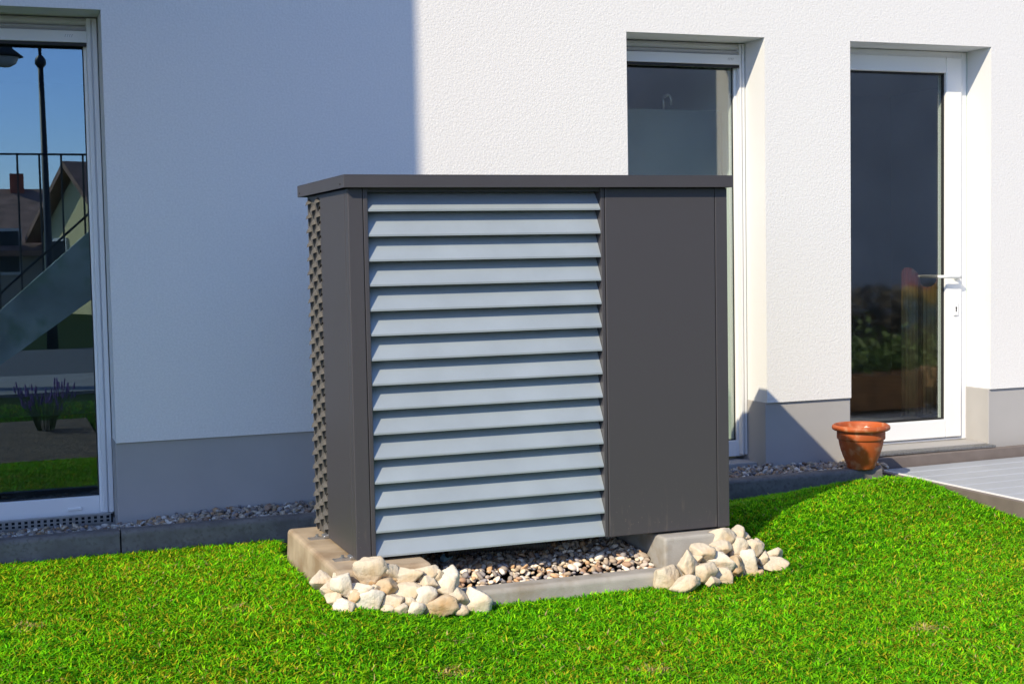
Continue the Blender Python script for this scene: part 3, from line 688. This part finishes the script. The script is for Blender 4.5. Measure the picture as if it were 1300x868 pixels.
# ---------------------------------------------------------------- grass
DRY = [(*on(u, v, 2, .02)[:2], q) for u, v, q in ((295, 788, .035), (1180, 795, .045), (830, 840, .05), (40, 812, .04), (575, 850, .05))]
def grass():
    def region(n, x0, x1, y0, y1): return np.c_[NR.uniform(x0, x1, n), NR.uniform(y0, y1, n)]
    P = np.r_[region(700000, -.4, 4.9, -3.6, -.40), region(120000, -4, 9, -6.6, -.40)]
    x, y = P[:, 0], P[:, 1]
    # stay off kerbs, blocks, rocks and the deck
    k = ~((x > 1.095) & (x < 2.83) & (y > -1.70) & (y < -.62))
    k &= ~((x < .72) & (x > -1.2) & (y < -2.42) & (y > -4.95))
    k &= y < -.428
    k &= ~((x > 4.43+(-y-.1)*.045) & (x < 11) & (y > -4.8))
    k &= ~((x > 1.14) & (x < 1.62) & (y > -1.72))
    k &= ~((x > 2.40) & (x < 2.92) & (y > -1.72) & (y < -1.0))
    k &= ~((x > 2.80) & (x < 2.96) & (y > -1.70) & (y < -1.3))
    P = P[k]; n = len(P); x, y = P[:, 0], P[:, 1]
    z = gz(x, y)-.004
    def fbm(sc, sd):
        rg = np.random.default_rng(sd); out = np.zeros(n)
        for o_ in range(5):
            th = rg.uniform(0, 6.28, 3); ph = rg.uniform(0, 6.28, 3)
            for t, p_ in zip(th, ph): out += np.sin((x*np.cos(t)+y*np.sin(t))*sc*1.7**o_+p_)/1.35**o_
        return out/np.abs(out).max()
    pa, pb = fbm(5, 1), fbm(2.0, 5)
    clump = fbm(26, 9)
    top = NR.uniform(size=n) < .42                 # upper layer of longer, lying blades over a short dense one
    ln = np.where(top, NR.uniform(.020, .042, n), NR.uniform(.014, .026, n))*(1+.25*clump); wd = np.where(top, NR.uniform(.0017, .0031, n), NR.uniform(.0022, .0036, n))
    an = NR.uniform(0, 2*np.pi, n)+2.5*clump; dx, dy = np.cos(an), np.sin(an); lean = np.where(top, NR.uniform(.6, 1.55, n), NR.uniform(.2, 1.0, n))
    ex, ey = -dy, dx
    tw = NR.normal(0, .5, n); ex, ey = ex*np.cos(tw)-ey*np.sin(tw), ex*np.sin(tw)+ey*np.cos(tw)
    V = np.empty((n, 5, 3))
    def pos(t): 
        h = ln*t; return np.c_[x+dx*h*lean*t*.85, y+dy*h*lean*t*.85, z+h*(1-.42*lean*t)]
    b0, b1, b2 = pos(0.), pos(.55), pos(1.)
    e = np.c_[ex, ey, np.zeros(n)]*wd[:, None]
    V[:, 0] = b0-e*.8; V[:, 1] = b0+e*.8; V[:, 2] = b1-e; V[:, 3] = b1+e; V[:, 4] = b2
    base = np.arange(n)*5
    q = np.c_[base, base+1, base+3, base+2]; t3 = np.c_[base+2, base+3, base+4]
    loops = np.concatenate([q, t3], axis=1).ravel().astype(np.int32)
    me = bpy.data.meshes.new('grass')
    me.vertices.add(n*5); me.vertices.foreach_set('co', V.ravel().astype(np.float32))
    me.loops.add(n*7); me.loops.foreach_set('vertex_index', loops)
    st_ = np.stack([np.arange(n)*7, np.arange(n)*7+4], 1).ravel().astype(np.int32)
    me.polygons.add(n*2); me.polygons.foreach_set('loop_start', st_)
    me.update()
    g0 = np.array([.055, .25, .003]); g1 = np.array([.20, .46, .004]); g2 = np.array([.014, .11, .003]); g3 = np.array([.095, .36, .004]); ye = np.array([.50, .46, .02]); stw = np.array([.55, .42, .18])
    r = NR.uniform(size=n)
    c = np.where(top[:, None], np.where((r < .5)[:, None], g1, g3), np.where((r < .5)[:, None], g0, g2))  # low blades darker: shade in the depth of the lawn put into their colour
    f_ = np.clip(.5+.55*pa+.35*clump+NR.normal(0, .2, n), 0, 1)[:, None]; mot = fbm(58, 21); c = c*(.85+.62*f_)*(1+.60*mot)[:, None]
    dry = np.zeros(n)
    for qx, qy, qr in DRY: dry += np.exp(-((x-qx)**2+((y-qy)*1.0)**2)/qr**2)
    pb = pb+.35*(1-sm(.5, 1.9, x))
    yel = NR.uniform(size=n) < np.clip(.07+.22*(pb+.15)+.3*dry, .02, .5); c[yel] = ye*NR.uniform(.5, 1.1, (yel.sum(), 1))
    sp_ = NR.uniform(size=n) < np.clip(.010+.05*(pa*pb)+.45*dry, .006, .6); c[sp_] = stw*NR.uniform(.5, 1.1, (sp_.sum(), 1))
    cc = np.ones((n, 5, 4), np.float32); cc[:, :, :3] = c[:, None]
    at = me.attributes.new('col', 'FLOAT_COLOR', 'POINT'); at.data.foreach_set('color', cc.ravel())
    me.materials.append(M_GRASS); o = bpy.data.objects.new('grass', me); COL.objects.link(o)
    tag(o, 'short vivid green lawn grass around the unit', 'grass', kind='stuff')
grass()

# ---------------------------------------------------------------- what the panes reflect: the street side behind the camera
MB().box(-40, 40, -15, -10, -.05, .012).build('street', mat('asphalt', (.07, .07, .072), .9, var=.2, vscale=20))['kind'] = 'structure'
MB().box(-40, 4.5, -9.95, -7.6, -.05, .016).build('pavement', mat('paving', (.22, .21, .20), .9, var=.15, vscale=4))['kind'] = 'structure'
M_YEL = mat('yellow_render', (.85, .70, .34), .9, var=.05, vscale=3); M_BRT = mat('red_brown_tile', (.30, .17, .12), .9, var=.35, vscale=3, bump=.6, bscale=20, bdist=.03)
M_BRICK = mat('red_brick', (.38, .12, .07), .9, var=.3, vscale=12); M_WHT = mat('white_trim', (.75, .73, .68), .6); M_WGL = mat('dark_window_glass', (.02, .03, .04), .1)
def gable_house(x0, x1, y0, y1, h, ridge, wall, lab, axis=1, chim=None):
    t = thing('neighbour_house', ((x0+x1)/2, (y0+y1)/2, 0), lab, 'house')
    MB().box(x0, x1, y0, y1, -.1, h).build('wall', wall, t)
    r = MB(); e = .35
    if axis == 1:
        xm = (x0+x1)/2; MB().prism([(x0, h+.002), (xm, ridge-.12), (x1, h+.002)], y0, y1, 1).build('gable', wall, t)
        for s, xa in ((-1, x0), (1, x1)):
            r.prism([(xa+s*e, h-.25), (xa+s*e, h-.10), (xm, ridge+.12), (xm, ridge-.05)], y0-e, y1+e, 1)
    else:
        ym = (y0+y1)/2; MB().prism([(y0, h+.002), (ym, ridge-.12), (y1, h+.002)], x0, x1, 0).build('gable', wall, t)
        for s, ya in ((-1, y0), (1, y1)):
            r.prism([(ya+s*e, h-.25), (ya+s*e, h-.10), (ym, ridge+.12), (ym, ridge-.05)], x0-e, x1+e, 0)
    ro = r.build('roof', M_BRT, t)
    if chim: MB().box(chim[0]-.19, chim[0]+.19, chim[1]-.19, chim[1]+.19, ridge-.7, ridge+.55).build('chimney', M_BRICK, ro)
    nW = max(1, int((x1-x0)/2.2))
    for k in range(nW):
        xx = x0+(k+.5)*(x1-x0)/nW
        for zz in ([1.0] if h < 2.0 else [.7] if h < 3.4 else [.9, 3.4]):
            wf = MB().box(xx-.5, xx+.5, y1+.001, y1+.06, zz, zz+1.25).build('window', M_WHT, t)
            MB().box(xx-.42, xx+.42, y1+.061, y1+.07, zz+.08, zz+1.17).build('pane', M_WGL, wf)
    return t
yh = gable_house(-2.3, 2.3, -5.5, 5.5, 2.1, 3.75, M_YEL, 'yellow rendered gable house across the street, reflected in the left window')
yh.location = (7.35, -32.4, 0); yh.rotation_euler.z = math.radians(70)
gable_house(-9.0, 1.7, -40, -33, 1.75, 3.35, mat('beige_render', (.5, .42, .32), .9), 'low brown-roofed house with a brick chimney across the street', 0, (.86, -36.4))
M_GREY = mat('grey_cladding', (.58, .53, .50), .7, var=.15, vscale=1)
t = thing('cladded_house', (17, -22, 0), 'grey clad house at the right across the street, mirrored in the door', 'house')
MB().box(5.2, 30, -22, -16.5, -.1, 9).build('wall', M_GREY, t); MB().box(5.0, 30.2, -22.3, -16.2, 9.002, 9.3).build('roof', M_ANTH, t)
lp = thing('street_lamp', (.86, -15.2, 0), 'black iron street lamp with a hanging bell shade across the street', 'street lamp')
M_IRON = mat('black_iron', (.015, .018, .02), .5)
q = MB(); q.tube([(.86, -15.2, 0), (.86, -15.2, 1.0), (.84, -15.2, 4.2)], [.09, .06, .04], 12); q.lathe([(.04, 0), (.08, .05), (.08, .12), (.04, .18)], (.84, -15.2, 4.2), 12)
q.tube([(.84, -15.2, 4.35), (.83, -15.2, 5.0), (.72, -15.2, 5.3), (.5, -15.2, 5.3), (.36, -15.2, 5.1), (.34, -15.2, 4.75)], .025, 8); q.build('pole', M_IRON, lp, smooth=True)
q = MB(); q.lathe([(.03, .42), (.06, .25), (.12, .12), (.27, .0), (.25, .0), (.1, .1)], (.34, -15.2, 4.35), 20); q.build('lamp_shade', M_IRON, lp, smooth=True)
q = MB(); q.lathe([(.20, 0), (.16, -.09), (.08, -.14), (0, -.15)], (.34, -15.2, 4.34), 16); q.build('lamp_glass', mat('lamp_glass', (.5, .5, .48), .2), lp, smooth=True)

# outside stair with iron railing and a lavender bed on the garden side of the pavement
stt = thing('outdoor_stair', (.6, -8.45, 0), 'pale rendered outdoor stair with black iron bars behind the camera', 'stair')
q = MB(); q.prism([(-.6, -.225), (-.3, -.01), (1.75, 1.43), (3.2, 1.43), (3.2, 2.28), (1.75, 2.28), (-.8, .03), (-.8, -.225)], -8.55, -8.40, 1)
q.build('flight', mat('stair_render_painted_reflection', (.52, .58, .54), .6, var=.35, vscale=2.2, var2=(.22, .33, .20), v2scale=3), stt)  # green mottling paints foliage reflections into the stair colour
for k in range(15):
    xx = -.55+.2175*k; z0 = .02+(xx+.8)*.885 if xx < 1.75 else 2.275
    if z0 > 2.28: z0 = 2.275
    q = MB(); q.tube([(xx, -8.47, z0), (xx, -8.47, 2.42 if z0 < 2.2 else 3.2)], .011, 6); q.build('bar', M_IRON, stt)
q = MB(); q.tube([(-.7, -8.47, 2.43), (1.6, -8.47, 2.43)], .012, 6).tube([(-.6, -8.46, .36), (1.6, -8.46, 2.34)], .014, 6); q.build('rail', M_IRON, stt)
q = MB(); q.box(-1.2, .70, -4.9, -2.45, -.02, .03); setting(q.build('flower_bed', mat('bed_soil', (.11, .075, .045), 1, var=.5, vscale=14, bump=1, bscale=30, bdist=.03)))
lv = thing('lavender', (.36, -4.2, .03), 'lavender clump with purple flower spikes in the flower bed', 'plant')
st_, fl = MB(), MB()
for k in range(70):
    a_ = random.uniform(0, 6.28); l_ = random.uniform(.18, .36); sp = random.uniform(.05, .6); x_, y_ = .36+.06*math.cos(a_), -4.2+.06*math.sin(a_)
    tipv = (x_+math.cos(a_)*l_*sp, y_+math.sin(a_)*l_*sp, .03+l_*(1-.2*sp)); mid = (x_+math.cos(a_)*l_*sp*.35, y_+math.sin(a_)*l_*sp*.35, .03+l_*.5)
    st_.tube([(x_, y_, .03), mid, tipv], [.003, .003, .002], 4, cap=False)
    fl.tube([tipv, tuple(t+d for t, d in zip(tipv, (math.cos(a_)*.02*sp, math.sin(a_)*.02*sp, .05)))], [.008, .004], 5)
st_.build('stems', mat('lavender_stem', (.10, .15, .07), .8), lv); fl.build('flower_spikes', mat('lavender_flower', (.16, .08, .30), .8), lv)['kind'] = 'stuff'

# unseen hedge added behind the camera to darken the door pane's lower reflection
hg = thing('hedge', (9, -8.2, 0), 'brownish green clipped hedge added behind the camera to darken the reflection in the door pane', 'hedge')
n_ = 6000; P = np.c_[NR.uniform(4.8, 16, n_), -8.2+NR.normal(0, .33, n_), NR.uniform(.02, .8, n_)]
q = MB()
for p_ in P:
    d1 = Vector(NR.normal(size=3)).normalized()*.07; d2 = d1.orthogonal().normalized()*.035; c = Vector(p_)
    q.face([c-d1, c+d2, c+d1, c-d2])
q.build('foliage', mat('hedge_leaf', (.075, .062, .035), .7, var=.6, vscale=3), hg, fix=False)['kind'] = 'stuff'
q = MB()
for k in range(12): q.tube([(5+k*.95, -8.2, -.05), (5.02+k*.95, -8.18, .7)], [.03, .012], 6)
q.build('stem', mat('hedge_stem', (.08, .06, .04), .9), hg)['kind'] = 'stuff'

# planter boxes added on the deck, out of view, for the door pane's reflection
M_PWOOD = mat('planter_wood', (.20, .11, .05), .7, var=.3, vscale=12); M_PLEAF = mat('planter_leaf', (.07, .13, .02), .6, var=.6, vscale=9)
for px0, lab in ((5.55, 'brown wooden planter with a bushy plant added on the deck for its reflection low in the door pane'), (6.55, 'further added brown planter with yellowish plant at the right on the deck')):
    pt_ = thing('planter', (px0+.4, -1.75, .10), lab, 'planter')
    q = MB(); q.box(px0, px0+.85, -1.93, -1.57, .125, .40); q.build('box', M_PWOOD, pt_, bevel=.006)
    P = np.c_[NR.uniform(px0+.03, px0+.82, 900), NR.normal(-1.75, .10, 900), .40+np.abs(NR.normal(0, .12, 900))]
    q = MB()
    for p_ in P:
        d1 = Vector(NR.normal(size=3)).normalized()*.035; d2 = d1.orthogonal().normalized()*.014; c = Vector(p_)
        q.face([c-d1, c+d2, c+d1, c-d2])
    q.build('foliage', M_PLEAF, pt_, fix=False)['kind'] = 'stuff'
